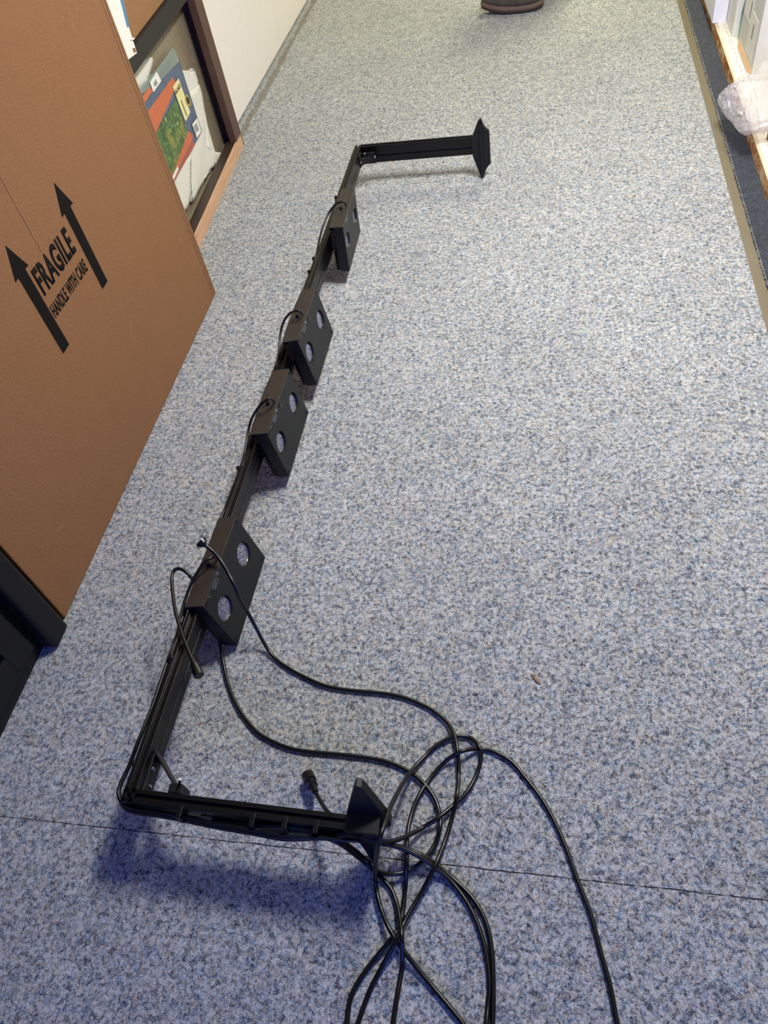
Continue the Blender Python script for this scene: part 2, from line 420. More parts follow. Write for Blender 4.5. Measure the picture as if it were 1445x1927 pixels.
g2 = fpart('corner_brace', b2, 'alu_matt', bev=.0008)
def screw(parent, p, axis, r=.005, l=.004, M=FXI):
    bm = bmesh.new(); p = Vector(p); a = Vector(axis)
    cyl(bm, p, p+a*l, r, 14, r*.75)
    if M:
        for v in bm.verts: v.co = M @ v.co
    return mesh_obj('screw', bm, 'steel', parent, smooth=False)
screw(g1, (-.738, .462, .128), (1,0,0)); screw(g1, (-.738, .432, .118), (1,0,0), .004); screw(g1, (-.662, .430, .150), (.35,.25,1), .0035, .018)
screw(g2, (XF+.003, 2.885, .118), (1,0,0), .0045); screw(g2, (-.703, 2.908, .140), (0,-1,0), .0045); screw(g2, (-.664, 2.908, .126), (0,-1,0), .0045)

# ---- lamp modules
ML, MW, MH = .255, .047, .165
LENS = ((.200, -.078), (.045, -.078)); LR = .0310
def face_plate():
    """front plate with two round holes, thickness 2 mm, plus recess tubes"""
    bm = bmesh.new(); x = .0
    outer = [bm.verts.new((x, a*ML, -b*MH)) for a, b in ((0,0),(1,0),(1,1),(0,1))]
    es = [bm.edges.new((outer[i], outer[(i+1) % 4])) for i in range(4)]
    for cy, cz in LENS:
        n = 40
        ring = [bm.verts.new((x, cy+LR*math.cos(2*math.pi*k/n), cz+LR*math.sin(2*math.pi*k/n))) for k in range(n)]
        inn = [bm.verts.new((x-.009, cy+LR*.94*math.cos(2*math.pi*k/n), cz+LR*.94*math.sin(2*math.pi*k/n))) for k in range(n)]
        for k in range(n):
            es.append(bm.edges.new((ring[k], ring[(k+1) % n])))
        for k in range(n): bm.faces.new((ring[k], ring[(k+1) % n], inn[(k+1) % n], inn[k]))
        bm.faces.new(inn)
    bmesh.ops.triangle_fill(bm, edges=es, use_beauty=True)
    for f in list(bm.faces):
        c = f.calc_center_median()
        if abs(c.x) < 1e-5 and any((c.y-cy)**2+(c.z-cz)**2 < (LR*.9)**2 for cy, cz in LENS): bm.faces.remove(f)
    return bm
def build_module():
    r = bpy.data.objects.new('light_module', None); r.empty_display_size = .03; COL.objects.link(r)
    bm = bmesh.new()
    box(bm, (-.032, .0005, -MH+.0005), (-.014, ML-.0005, -.003))        # body behind the plate
    for lo, hi in (((-.014, .0005, -MH+.0005), (-.0005, .003, -.003)), ((-.014, ML-.003, -MH+.0005), (-.0005, ML-.0005, -.003)), ((-.014, .003, -MH+.0005), (-.0005, ML-.003, -MH+.003))): box(bm, lo, hi)
    mesh_obj('housing', bm, 'alu_matt', r)
    mesh_obj('face_plate', face_plate(), 'face', r)
    bm = bmesh.new(); box(bm, (-MW, 0, -.003), (.0008, ML, .0005)); box(bm, (-MW, 0, -.012), (-MW+.002, ML, -.003)); box(bm, (-.0006, 0, -.0035), (.0012, ML, .0008)); 
    mesh_obj('top_cover', bm, 'cover', r, bev=.0005)
    bm = bmesh.new(); n = 15
    for k in range(n):
        z = -.012-(MH-.018)*k/(n-1)
        box(bm, (-MW+.002, .002, z-.0018), (-.031, ML-.002, z+.0018))
    mesh_obj('heat_sink', bm, 'alu_matt', r)
    for cy, cz in LENS:
        bm = bmesh.new(); rings = []
        n = 32
        for j, (rad, x) in enumerate(((LR*.90, -.0086), (LR*.89, -.0066), (LR*.82, -.0058), (LR*.5, -.005), (LR*.2, -.0046))):
            rings.append([bm.verts.new((x, cy+rad*math.cos(2*math.pi*k/n), cz+rad*math.sin(2*math.pi*k/n))) for k in range(n)])
        for A, B in zip(rings, rings[1:]):
            for k in range(n): bm.faces.new((A[k], A[(k+1) % n], B[(k+1) % n], B[k]))
        bm.faces.new(rings[-1])
        l = mesh_obj('lens', bm, 'lens', r)
        bm = bmesh.new(); tube(bm, [Vector((-.0060, cy+LR*.905*math.cos(2*math.pi*k/40), cz+LR*.905*math.sin(2*math.pi*k/40))) for k in range(41)], .0008, 6)
        for bx_, by_ in ((.0, 0), (.010, .004), (-.013, -.006), (.004, -.020), (-.002, .020)):
            cyl(bm, (-.0062, cy+bx_, cz+by_), (-.0040, cy+bx_, cz+by_), .0016, 8)
        mesh_obj('lens_ring', bm, 'steel', l, smooth=True)
    for cy, cz in ((.010, -.009), (ML-.010, -.009), (.010, -MH+.010), (ML-.010, -MH+.010)):
        bm = bmesh.new(); cyl(bm, (.0, cy, cz), (.0022, cy, cz), .0042, 12, .0034); mesh_obj('screw', bm, 'alu', r)
    bm = bmesh.new(); cyl(bm, (0, .126, -.020), (.002, .126, -.020), .0062, 18); mesh_obj('button', bm, 'cover', r)
    bm = bmesh.new(); box(bm, (0, .089, -.012), (.0009, .098, -.005))
    box(bm, (0, .052, -.0105), (.0009, .084, -.0092))
    for k in range(5): box(bm, (0, .058+.006*k, -.020-.001*(k % 2)), (.0009, .0602+.006*k, -.0150))
    box(bm, (0, .030, -.012), (.0009, .034, -.009))
    mesh_obj('printed_marks', bm, 'print', r)
    bm = bmesh.new(); cyl(bm, (-.024, .112, .0), (-.024, .112, .010), .006, 14, .0045); mesh_obj('cable_gland', bm, 'rubber', r)
    for y in (.072, .122): 
        bm = bmesh.new(); cyl(bm, (-.036, y+.03, .0), (-.036, y+.03, .0015), .0022, 10); mesh_obj('rivet', bm, 'alu_matt', r)
    # bracket that clamps the module to the rail
    bm = bmesh.new(); box(bm, (-MW-.005, ML/2-.03, -MH/2-.02), (-MW+.003, ML/2+.03, -MH/2+.035)); mesh_obj('mounting_bracket', bm, 'alu_matt', r)
    return r
MODS = [(-.7207,.8036,.1779,-.1794,-.0153,-.0144), (-.696,1.3133,.1967,-.1201,-.0146,.0017), (-.6837,1.6568,.2208,-.1353,-.0181,-.0054), (-.6587,2.2478,.2151,.0478,-.0057,.0152)]
mod0 = build_module()
mods = []
for i, (x, y, z, ay, ax, az) in enumerate(MODS):
    if i == 0: r = mod0
    else:
        r = mod0.copy(); COL.objects.link(r)
        for ch in list(mod0.children):
            c = ch.copy(); COL.objects.link(c); c.parent = r
    r.parent = fx
    r.matrix_basis = FXI @ Matrix.Translation((x, y, z)) @ Matrix.Rotation(az, 4, 'Z') @ Matrix.Rotation(ax, 4, 'X') @ Matrix.Rotation(ay, 4, 'Y')
    mods.append(r)

# ---- cables that belong to the bar
def cab_pts(L): return [at(*p) for p in L]
def cable(name, L, r=.0042, mat='rubber', parent=None, per=8):
    bm = bmesh.new(); tube(bm, catmull(cab_pts(L), per), r, 9)
    if parent is fx:
        for v in bm.verts: v.co = FXI @ v.co
    return mesh_obj(name, bm, mat, parent, smooth=True)
cable('module_cable', [(652,388,.222),(648,381,.24),(640,380,.242),(630,386,.23),(618,402,.21),(608,425,.19),(601,450,.172),(596,475,.160),(592,492,.155)], .0036, parent=fx)
cable('module_cable', [(569,592,.226),(566,587,.245),(558,585,.25),(547,589,.235),(536,601,.215),(529,620,.195),(526,645,.175),(524,668,.163),(520,690,.156)], .0036, parent=fx)
cable('module_cable', [(516,757,.200),(513,751,.222),(505,751,.232),(492,760,.22),(480,776,.2),(471,795,.185),(466,820,.168),(461,850,.157),(455,880,.155)], .0036, parent=fx)
cable('module_cable', [(411,1049,.180),(400,1049,.196),(386,1056,.20),(372,1076,.19),(359,1100,.178),(348,1130,.168),(339,1165,.16),(332,1205,.155),(318,1245,.152)], .0036, parent=fx)
# bundle along the back edge of the rail, round the corner and along the arm
for dx, dz, x0 in ((0, 0, 652), (3, -.010, 600), (5, -.02, 560)):
    L = [(592,492),(578,530),(548,600),(520,688),(497,745),(473,818),(452,885),(420,968),(382,1060),(350,1148),(318,1240),(287,1330),(262,1392),(244,1440),(228,1475),(224,1496),(233,1512),(258,1522),(300,1528),(345,1536),(400,1548),(480,1562),(540,1572),(610,1578),(680,1583)]
    L = [(a-(1-dx*.3), b+(dx*1.6 if a < 560 and b > 1500 else 0), .147+dz if b < 1400 else .140+dz) for a, b in L]
    if x0 != 652: L = [p for p in L if p[1] > (880 if dx == 3 else 1240)]
    cable('bundled_cable', L, .0036, parent=fx)
def tie(p, d, w, h, par=fx, c=(0,0)):
    pass
# cable ties: small straps round rail or arm
def strap(lo, hi, mat='rubber'):
    bm = bmesh.new(); box(bm, lo, hi); return fpart('cable_tie', bm, mat, bev=.001)
def railx(y): return XN+(XF-XN)*(y-.388)/(2.952-.388)
for px, py in ((595,487), (583,512), (453,882), (320,1238), (246,1436), (639,372)):
    p = at(px, py, .152); x = railx(p.y)-.024
    strap((x-.009, p.y-.004, .128), (x+.003, p.y+.004, .159))
for px in (345, 480, 540, 598):
    p = at(px, 1496+(px-300)*.13, .157)
    strap((p.x-.005, .368, .128), (p.x+.005, .390, .159))

# ------------------------------------------------------------------ loose cables (each its own thing)
def plug(path_end, direction, parent, ln=.045, r=.0095):
    bm = bmesh.new(); a = Vector(path_end); d = Vector(direction).normalized()
    pts = [a, a+d*ln*.35, a+d*ln*.36, a+d*ln*.62, a+d*ln*.63, a+d*ln]
    rs = [r*.5, r*.7, r*.9, r*.9, r*1.1, r*1.1]
    tube(bm, pts, lambda i: rs[i], 16)
    bm2 = mesh_obj('plug', bm, 'rubber', parent, smooth=False, label='black round plug'); return bm2
def loose(label, L, r=.0044, p0=False, p1=False, pl=.045, pr=.0095):
    pts = catmull(cab_pts(L), 9)
    bm = bmesh.new(); tube(bm, pts, r, 10)
    o = mesh_obj('power_cable', bm, 'rubber', smooth=True); thing(o, label, 'cable', 'loose black power cables')
    if p0: plug(pts[0], pts[0]-pts[2], o, pl, pr)
    if p1: plug(pts[-1], pts[-1]-pts[-3], o, pl, pr)
    return o
loose('black cable with round plug end lying across the nearest lamp module',
 [(386,1026,.215),(400,1037,.205),(416,1056,.195),(430,1080,.180),(442,1104,.165),(452,1128,.13),(466,1152,.09),(482,1182,.05),(498,1212,.02),(515,1236,.007),(540,1256,.006),(575,1275,.006),(613,1291,.006),(650,1298,.006),(690,1302,.006),(730,1306,.006),(768,1315,.006),(810,1334,.006),(841,1359,.008),(855,1384,.014),(861,1414,.018),(863,1459,.01),(860,1496,.02),(851,1537,.010),(837,1583,.010),(819,1628,.022),(791,1683,.012),(764,1729,.016),(746,1768,.024),(718,1820,.01),(695,1866,.006),(675,1921,.006),(664,1960,.006)], .0043, p0=True, pl=.014, pr=.0125)
loose('black cable from under the nearest lamp module, curling in a round loop',
 [(405,1180,.06),(412,1202,.035),(419,1240,.012),(430,1290,.006),(450,1335,.006),(480,1374,.006),(510,1394,.006),(545,1408,.006),(577,1414,.006),(631,1419,.006),(677,1424,.006),(723,1432,.006),(759,1446,.006),(791,1468,.008),(814,1496,.008),(825,1523,.010),(828,1555,.018),(819,1587,.012),(800,1615,.014),(773,1637,.012),(741,1645,.018),(714,1641,.016),(690,1620,.016),(665,1598,.05),(640,1581,.10),(600,1566,.13),(560,1557,.135),(480,1553,.136),(400,1546,.138)])
loose('black cable forming the tall narrow loop round the arm end',
 [(885,1960,.006),(873,1930,.006),(850,1900,.006),(814,1857,.006),(785,1822,.010),(759,1788,.018),(732,1747,.022),(714,1701,.014),(706,1651,.03),(711,1596,.17),(723,1551,.185),(741,1505,.12),(768,1459,.03),(796,1427,.008),(823,1402,.006),(855,1386,.008),(883,1388,.006),(901,1404,.014),(905,1427,.010),(896,1459,.006),(878,1491,.010),(855,1514,.012),(823,1540,.020),(796,1557,.012),(768,1572,.03),(736,1583,.06),(700,1580,.10),(660,1570,.118),(610,1558,.128),(540,1550,.13),(460,1541,.132),(380,1531,.134)])
loose('black cable sweeping widest to the right across the open carpet and seam',
 [(1172,1962,.006),(1161,1925,.006),(1148,1857,.006),(1129,1788,.006),(1111,1720,.006),(1088,1660,.006),(1065,1596,.006),(1043,1546,.006),(1020,1505,.006),(992,1468,.006),(965,1436,.006),(937,1418,.006),(905,1409,.006),(869,1414,.024),(837,1434,.010),(810,1464,.006),(787,1500,.012),(773,1537,.014),(766,1578,.022),(765,1619,.03),(763,1665,.010),(759,1705,.006),(752,1743,.010),(736,1767,.014),(704,1806,.006),(677,1843,.006),(659,1880,.006),(653,1925,.006),(653,1965,.006)])
loose('black cable dropping from the near arm straight down past the bottom edge',
 [(400,1540,.125),(480,1551,.125),(560,1562,.12),(600,1572,.11),(640,1588,.09),(665,1606,.05),(690,1626,.012),(714,1648,.008),(735,1672,.006),(746,1700,.008),(752,1730,.018),(756,1765,.030),(757,1816,.006),(748,1870,.006),(740,1925,.006),(737,1965,.006)])
loose('outer black cable of the close pair curving down to the bottom edge',
 [(420,1545,.118),(520,1558,.118),(620,1568,.114),(660,1578,.10),(700,1586,.07),(735,1590,.05),(768,1598,.03),(796,1611,.022),(823,1628,.012),(855,1656,.006),(883,1683,.006),(905,1715,.006),(919,1752,.006),(926,1797,.006),(928,1843,.006),(928,1889,.006),(927,1930,.006),(926,1965,.006)])
loose('inner black cable of the close pair curving down to the bottom edge',
 [(440,1550,.108),(540,1563,.108),(640,1572,.102),(680,1582,.085),(720,1587,.06),(760,1598,.04),(792,1614,.03),(820,1634,.018),(850,1660,.008),(878,1697,.006),(896,1733,.006),(910,1775,.006),(918,1816,.006),(921,1857,.006),(918,1893,.006),(915,1930,.010),(912,1965,.006)])
loose('short black cable end with a ribbed plug pointing away behind the near arm',
 [(660,1572,.11),(650,1560,.11),(638,1548,.10),(625,1535,.09),(616,1527,.080),(608,1516,.065),(600,1503,.05),(594,1491,.040)], .0042, p1=True, pl=.058, pr=.012)
loose('short black cable looped beside the rail, its plug end on the rail',
 [(372,1108,.15),(362,1090,.165),(352,1078,.175),(340,1071,.18),(330,1072,.18),(324,1082,.178),(324,1105,.175),(329,1145,.172),(338,1180,.172),(350,1214,.172),(361,1240,.171)], .0040, p1=True, pl=.045, pr=.0095)

# ------------------------------------------------------------------ big carton
bx = root('cardboard_box', (-1.17, 1.54, 0), 'large brown carton printed FRAGILE HANDLE WITH CARE with two black arrows', 'box')
BXI = Matrix.Translation((1.17, -1.54, 0))
def bpart(name, bm, mat, parent=bx, **k):
    for v in bm.verts: v.co = BXI @ v.co
    return mesh_obj(name, bm, mat, parent, **k)
bm = bmesh.new(); box(bm, (-1.275, .857, .004), (-1.17, 2.228, 1.33)); bpart('carton_body', bm, 'card', bev=.004)
bm = bmesh.new(); box(bm, (-1.172, 2.196, .01), (-1.1685, 2.199, 1.32)); bpart('fold_crease', bm, 'card2'); bm = bmesh.new(); box(bm, (-1.172, 2.212, .01), (-1.1683, 2.2145, 1.32)); bpart('fold_crease', bm, 'card2'); bm = bmesh.new()
for a, b in (((0,330),(88,480)),):
    p, q = onx(*a, -1.169), onx(*b, -1.169); box(bm, (-1.172, min(p.y,q.y)-.0015, .648), (-1.1688, min(p.y,q.y)+.0015, 1.3))
bpart('fold_crease', bm, 'card2')
def arrow(yc, w, tipz, shz, botz):
    bm = bmesh.new(); x = -1.1698; y0, y1 = yc-w/2, yc+w/2; hw = .034
    pts = [(yc, tipz), (yc+hw, shz), (y1, shz+.001), (y1, botz), (y0, botz), (y0, shz+.001), (yc-hw, shz)]
    prism(bm, [Vector((x, a, b)) for a, b in pts], Vector((.0006, 0, 0))); return bm
bpart('printed_arrow', arrow(1.3725, .036, .725, .653, .438), 'ink')
bpart('printed_arrow', arrow(1.6390, .036, .729, .657, .440), 'ink')
for nm, tx, y0, y1, z0, z1, off in (('printed_word', 'FRAGILE', 1.402, 1.596, .571, .6405, .036), ('printed_words', 'HANDLE WITH CARE', 1.397, 1.603, .512, .546, .022)):
    o = text_on(nm, tx, (-1.1696, y0, z0), (0, y1-y0, 0), (0, 0, z1-z0), 'ink', bx, off)
    o.data.transform(BXI)

# ------------------------------------------------------------------ black cabinet, lower left
bc = root('black_cabinet', (-1.2, .65, 0), 'black panelled cabinet with a corner post, near end of the cardboard carton', 'cabinet')
BCI = Matrix.Translation((1.2, -.65, 0))
def cpart(name, lo, hi, mat='black', bev=.003, parent=bc):
    bm = bmesh.new(); box(bm, lo, hi)
    for v in bm.verts: v.co = BCI @ v.co
    return mesh_obj(name, bm, mat, parent, bev=bev)
cpart('body', (-1.70, -.3, .012), (-1.192, .79, 1.0))
cpart('plinth', (-1.68, -.29, 0), (-1.196, .80, .03), 'gap')
cpart('corner_post', (-1.235, .772, .005), (-1.150, .838, 1.0), bev=.008)
cpart('top', (-1.72, -.32, 1.0), (-1.14, .85, 1.03))
d = cpart('door', (-1.192, .12, .06), (-1.180, .745, .97), bev=.002)
for lo, hi in (((-1.181, .12, .06), (-1.172, .19, .97)), ((-1.181, .675, .06), (-1.172, .745, .97)), ((-1.181, .19, .06), (-1.172, .675, .13)), ((-1.181, .19, .90), (-1.172, .675, .97))):
    cpart('door_frame', lo, hi, parent=d, bev=.002)

# ------------------------------------------------------------------ brown display cabinet, slightly turned
CO = Vector((-1.385, 3.405, 0)); CD = Vector((.045, -.83, 0)).normalized(); CN = Vector((-CD.y, CD.x, 0)); CN = CN if CN.x > 0 else -CN
def oncab(px, py, off=0.0):
    d = ray((px, py)); o = CO - CN*off; t = (o-EYEV).dot(CN)/d.dot(CN); return EYEV + d*t
MC = Matrix((( -CN.x, CD.x, 0, CO.x), (-CN.y, CD.y, 0, CO.y), (0, 0, 1, 0), (0, 0, 0, 1)))   # local: x depth inwards, y towards the camera, z up
dc = bpy.data.objects.new('display_cabinet', None); COL.objects.link(dc); dc.matrix_world = MC
thing(dc, 'open brown display cabinet with a raw wood toe rail, between carton and white cabinet', 'cabinet')
DCI = MC.inverted()
def dpart(name, lo, hi, mat, bev=.001, parent=dc, label=None):
    bm = bmesh.new(); box(bm, lo, hi); return mesh_obj(name, bm, mat, parent, bev=bev, label=label)
DL = 1.45
dpart('side_panel', (0, 0, 0), (.62, .018, 1.25), 'brown')
dpart('post', (-.004, .0, .0), (.028, .092, 1.25), 'brown', bev=.002)
dpart('side_panel', (0, DL-.018, 0), (.62, DL, 1.25), 'brown')
dpart('back_panel', (.60, .018, 0), (.62, DL-.018, 1.25), 'brown_dk')
dpart('top', (-.01, -.01, 1.25), (.63, DL+.01, 1.28), 'brown')
dpart('base_panel', (.055, .018, .02), (.60, DL-.018, .035), 'taupe')
tr = dpart('toe_rail', (.004, .018, .0), (.05, DL, .052), 'brown_dk')
dpart('wood_edging', (-.006, .018, .001), (.004, DL, .053), 'wood', parent=tr, label='bare pinkish wood edge of the toe rail')
dpart('reflection_panel', (.070, .018, .035), (.078, DL-.018, .62), 'taupe', label='added taupe panel with a painted carpet reflection, behind the packages')  # added sheet, carries the painted carpet reflection in place of cabinet glass
sh = dpart('shelf', (.012, .018, .625), (.60, DL-.018, .683), 'shelf_black')
# carton standing on the shelf
o = boxo('shelf_carton', (.030, .12, .684), (.50, .70, 1.10), 'card2', bev=.003, M=MC)
thing(o, 'brown cardboard box standing on the black shelf of the display cabinet', 'box')
# white box with blue stripe
def cabquad(name, px, off, th, mat, parent=None, bev=0):
    bm = bmesh.new(); prism(bm, [oncab(x, y, off) for x, y in px], -CN*th); return mesh_obj(name, bm, mat, parent, bev=bev)
A = oncab(241, 113, -.05); A.z = .684
wb = cabquad('white_box', [(150,-108), (215,-40), (258,100), (241,113), (215,136)], -.05, .07, 'paper', bev=.001)
thing(wb, 'white box with a blue stripe, on the cabinet shelf behind the big carton', 'box')
cabquad('blue_stripe', [(224,-10), (229.5,-10), (243,50), (239.5,52)], -.0508, .0012, 'blue', wb)
cabquad('torn_corner', [(249.5,91), (254,90), (256.5,98), (252,99)], -.0508, .0012, 'card', wb)
cabquad('string_knot', [(246,72), (253,70.5), (254,74), (247,76)], -.053, .004, 'paper', wb, bev=.001)

# packages in the cabinet
def pane_poly(name, px, off, th, mat, parent=None, wav=0.0, top=0.0, seed=1, smooth=True, cut=.03):
    """thin sheet with its own thickness: outline in the leaning plane, subdivided and rippled"""
    rnd = random.Random(seed)
    P = [oncab(x, y, off) for x, y in px]
    bm = bmesh.new(); f = bm.faces.new([bm.verts.new(p) for p in P])
    if wav:
        bmesh.ops.triangulate(bm, faces=bm.faces[:])
        for _ in range(4):
            es = [e for e in bm.edges if e.calc_length() > cut]
            if not es: break
            bmesh.ops.subdivide_edges(bm, edges=es, cuts=1, use_grid_fill=True)
            bmesh.ops.triangulate(bm, faces=bm.faces[:])
        a, b = rnd.uniform(0, 6), rnd.uniform(0, 6)
        for v in bm.verts:
            v.co += CN*wav*(math.sin(v.co.y*38+a+v.co.z*9)*.6+math.sin(v.co.z*47+b-v.co.y*21)*.4)
    o = mesh_obj(name, bm, mat, parent, smooth=bool(wav))
    s = o.modifiers.new('thick', 'SOLIDIFY'); s.thickness = th; s.offset = 0
    return o
def K(L): return [(250+x*180/1445, 90+y*240/1927) for x, y in L]      # zoomed-crop coordinates
o = pane_poly('plastic_bag', K([(-260,420),(0,300),(60,230),(150,165),(250,135),(300,150),(300,260),(270,400),(245,470),(100,690),(-60,900),(-220,800)]), .063, .002, 'bag', wav=.0022, seed=2)
thing(o, 'white plastic bag leaning in the cabinet nearest the carton, upper left one', 'bag', 'plastic bags in the display cabinet')
o = pane_poly('plastic_bag', K([(640,340),(770,400),(830,360),(850,315),(900,308),(935,345),(975,470),(980,560),(960,600),(900,650),(960,900),(800,1000),(640,700)]), .063, .002, 'bag', wav=.0022, seed=3)
thing(o, 'small crumpled white bag top showing behind the blue package', 'bag', 'plastic bags in the display cabinet')
o = pane_poly('plastic_bag', K([(860,670),(950,615),(1000,550),(1040,680),(1070,900),(1100,1150),(1112,1400),(1120,1520),(1240,1570),(1370,1590),(1290,1760),(1190,1830),(1050,1970),(1060,2050),(900,2330),(640,2300),(640,1800),(900,1400),(800,900)]), .059, .002, 'bag', wav=.0022, seed=4)
thing(o, 'large translucent white bag spreading below and right of the blue package', 'bag', 'plastic bags in the display cabinet')
o = pane_poly('plastic_bag', K([(560,1900),(700,1760),(870,1640),(885,1900),(880,2200),(840,2420),(760,2480),(660,2300)]), .0545, .002, 'bag', wav=.0022, seed=9)
thing(o, 'rolled glossy white bag at the carton edge above the toe rail', 'bag', 'plastic bags in the display cabinet')
OFF = .052
pk = pane_poly('garden_package', K([(700,205),(722,300),(1035,1265),(930,1450),(620,1990),(300,1900),(100,700),(420,480)]), OFF, .006, 'denim')
thing(pk, 'slate blue and orange package with a green meadow picture, leaning in the cabinet', 'package')
def lay(name, L, o_, mat, lab=None):
    q = pane_poly(name, K(L), OFF-.004-o_, .0008, mat, pk)
    if lab: q['label'] = lab
    return q
lay('clear_sleeve', [(600,0),(660,90),(700,205),(440,470),(110,720),(60,640),(360,330)], .0, 'sleeve', 'clear plastic top of the package')
lay('orange_band', [(600,440),(660,560),(350,1285),(220,1230),(150,980),(232,960)], .0, 'orange')
lay('orange_band', [(840,1255),(905,1310),(900,1400),(700,1800),(640,1960),(520,1950),(640,1750)], .0, 'orange')
lay('red_band', [(900,1420),(945,1450),(700,1880),(640,2000),(590,1990),(700,1830)], .0, plain('dull_red_print', (170,88,76), .4))
lay('red_band', [(130,750),(250,590),(300,650),(170,840)], .002, MAT['orange'])
lay('meadow_picture', [(645,770),(830,1270),(760,1470),(620,1880),(540,2000),(350,1285)], .001, 'grass', 'green meadow photograph')
yl = lay('yellow_label', [(690,460),(865,970),(795,1115),(602,590)], .002, 'yellow', 'pale yellow label')
lay('white_label', [(360,360),(430,500),(310,672),(256,520)], .003, 'paper')
lay('barcode', [(345,470),(378,540),(335,590),(312,535)], .004, plain('grey_bars', (150,146,142), .6))
lay('white_label', [(970,1060),(1033,1265),(968,1365),(895,1160)], .003, 'paper')
lay('barcode', [(960,1130),(1000,1230),(955,1290),(918,1190)], .004, plain('grey_bars2', (156,152,148), .6))
lay('white_label', [(670,1790),(690,1830),(620,1990),(580,1990)], .003, 'paper')
def kc(x, y, e): 
    a = K([(x, y)])[0]; return oncab(a[0], a[1], OFF-.004-e)
for tx, p0, p1, p2, off in (('GRASS', (690,720), (755,705), (640,590), .02), ):
    pass
# lettering runs down the label's long side
a, b, c = kc(662, 640, .0028), kc(752, 790, .0028), kc(700, 545, .0028)
o0 = kc(650, 712, .0028); text_on('label_lettering', 'GLASS', o0, kc(726, 590, .0028)-o0, kc(628, 652, .0028)-o0, 'ink', yl, .01)
for k in range(4):
    x, y = 725+22*k, 790+58*k
    q = pane_poly('label_lettering', K([(x,y),(x+8,y),(x+30,y+70),(x+22,y+70)]), OFF-.007, .0005, 'ink', yl)
bmn = [(795+0,700)]
q = lay('round_seal', [(832+38*math.cos(t)+(24*math.sin(t)), 795+92*math.sin(t)) for t in [i*math.pi/10 for i in range(20)]], .0035, 'gold')
q = lay('round_seal', [(834+22*math.cos(t)+(15*math.sin(t)), 795+58*math.sin(t)) for t in [i*math.pi/10 for i in range(20)]], .0045, 'brown_dk')

# ------------------------------------------------------------------ white cabinet, far left
wc = root('white_cabinet', (-1.467, 5.3, 0), 'long cream-white floor cabinet beyond the brown display cabinet', 'cabinet')
WI = Matrix.Translation((1.467, -5.3, 0))
def wpart(name, lo, hi, mat='white', bev=.001):
    bm = bmesh.new(); box(bm, lo, hi)
    for v in bm.verts: v.co = WI @ v.co
    return mesh_obj(name, bm, mat, wc, bev=bev)
wpart('body', (-1.95, 3.50, .03), (-1.472, 8.2, 1.3))
wpart('plinth', (-1.94, 3.51, 0), (-1.482, 8.19, .03), 'gap')
for i, (a, b) in enumerate(((3.50, 4.55), (4.553, 5.75), (5.753, 7.0), (7.003, 8.2))): wpart('front_panel', (-1.473, a, .012), (-1.466, b, 1.29))

# ------------------------------------------------------------------ shop shelf on the right
sf = root('shop_shelf', (.733, 4.0, 0), 'low cream metal shop shelf with a rusted front lip, along the right side', 'shelf')
SI = Matrix.Translation((-.733, -4.0, 0))
def spart(name, bm, mat, **k):
    for v in bm.verts: v.co = SI @ v.co
    return mesh_obj(name, bm, mat, sf, **k)
Y0, Y1, DZ = 1.2, 7.6, .050
bm = bmesh.new(); box(bm, (.733, Y0, .0), (.740, Y1, DZ-.003)); spart('rusted_lip', bm, 'rust', label='rusted orange-brown front lip')
bm = bmesh.new(); box(bm, (.7325, Y0, DZ-.003), (.7345, Y1, DZ)); spart('lip_edge', bm, 'wood')
bm = bmesh.new(); box(bm, (.7345, Y0, DZ-.008), (.747, Y1, DZ-.001)); spart('front_ledge', bm, plain('dull_cream_enamel', (206,196,176), .5))
bm = bmesh.new(); box(bm, (.747, Y0, .002), (1.45, Y1, DZ)); spart('deck', bm, 'pegdeck')
bm = bmesh.new(); box(bm, (1.45, Y0, 0), (1.50, Y1, 1.35)); spart('back_panel', bm, 'shelfwhite')
bm = bmesh.new(); box(bm, (1.08, Y0, 1.30), (1.45, Y1, 1.33)); spart('upper_shelf', bm, 'shelfwhite')
bm = bmesh.new(); box(bm, (1.10, 2.4, 1.27), (1.20, 4.2, 1.30)); spart('strip_light', bm, 'white')

def carton(name, x0, x1, y0, y1, z1, mat, label, rot=0.0):
    r = root(name, ((x0+x1)/2, (y0+y1)/2, DZ), label, 'box', 'boxes on the shop shelf'); r.rotation_euler = (0, 0, rot)
    w, l = (x1-x0)/2, (y1-y0)/2
    boxo('carton_body', (-w, -l, 0), (w, l, z1), mat, r, bev=.002)
    return r, w, l
r, w, l = carton('grey_box', .787, 1.10, 3.43, 3.775, .42, 'greybox', 'pale grey carton with white labels and a peach stripe, right of the peg holes')
boxo('peach_stripe', (-w-.0008, -l+.01, .012), (-w, l-.02, .040), 'peach', r)
boxo('white_label', (-w-.0010, -l+.04, .055), (-w, l-.16, .20), 'paper', r)
boxo('white_label', (-w-.0012, -l+.17, .14), (-w, l-.02, .24), 'paper', r)
boxo('printed_bar', (-w-.0018, -l+.10, .12), (-w-.0012, -l+.115, .17), 'print', r)
boxo('printed_bar', (-w-.0020, -l+.20, .16), (-w-.0014, -l+.213, .22), 'print', r)
r, w, l = carton('white_box', .783, 1.0, 3.905, 4.3, .35, 'paper', 'white box standing behind the grey carton on the shelf')
r, w, l = carton('white_box', .722, .781, 4.075, 4.55, .30, 'lavender', 'narrow white carton at the far front of the shelf')
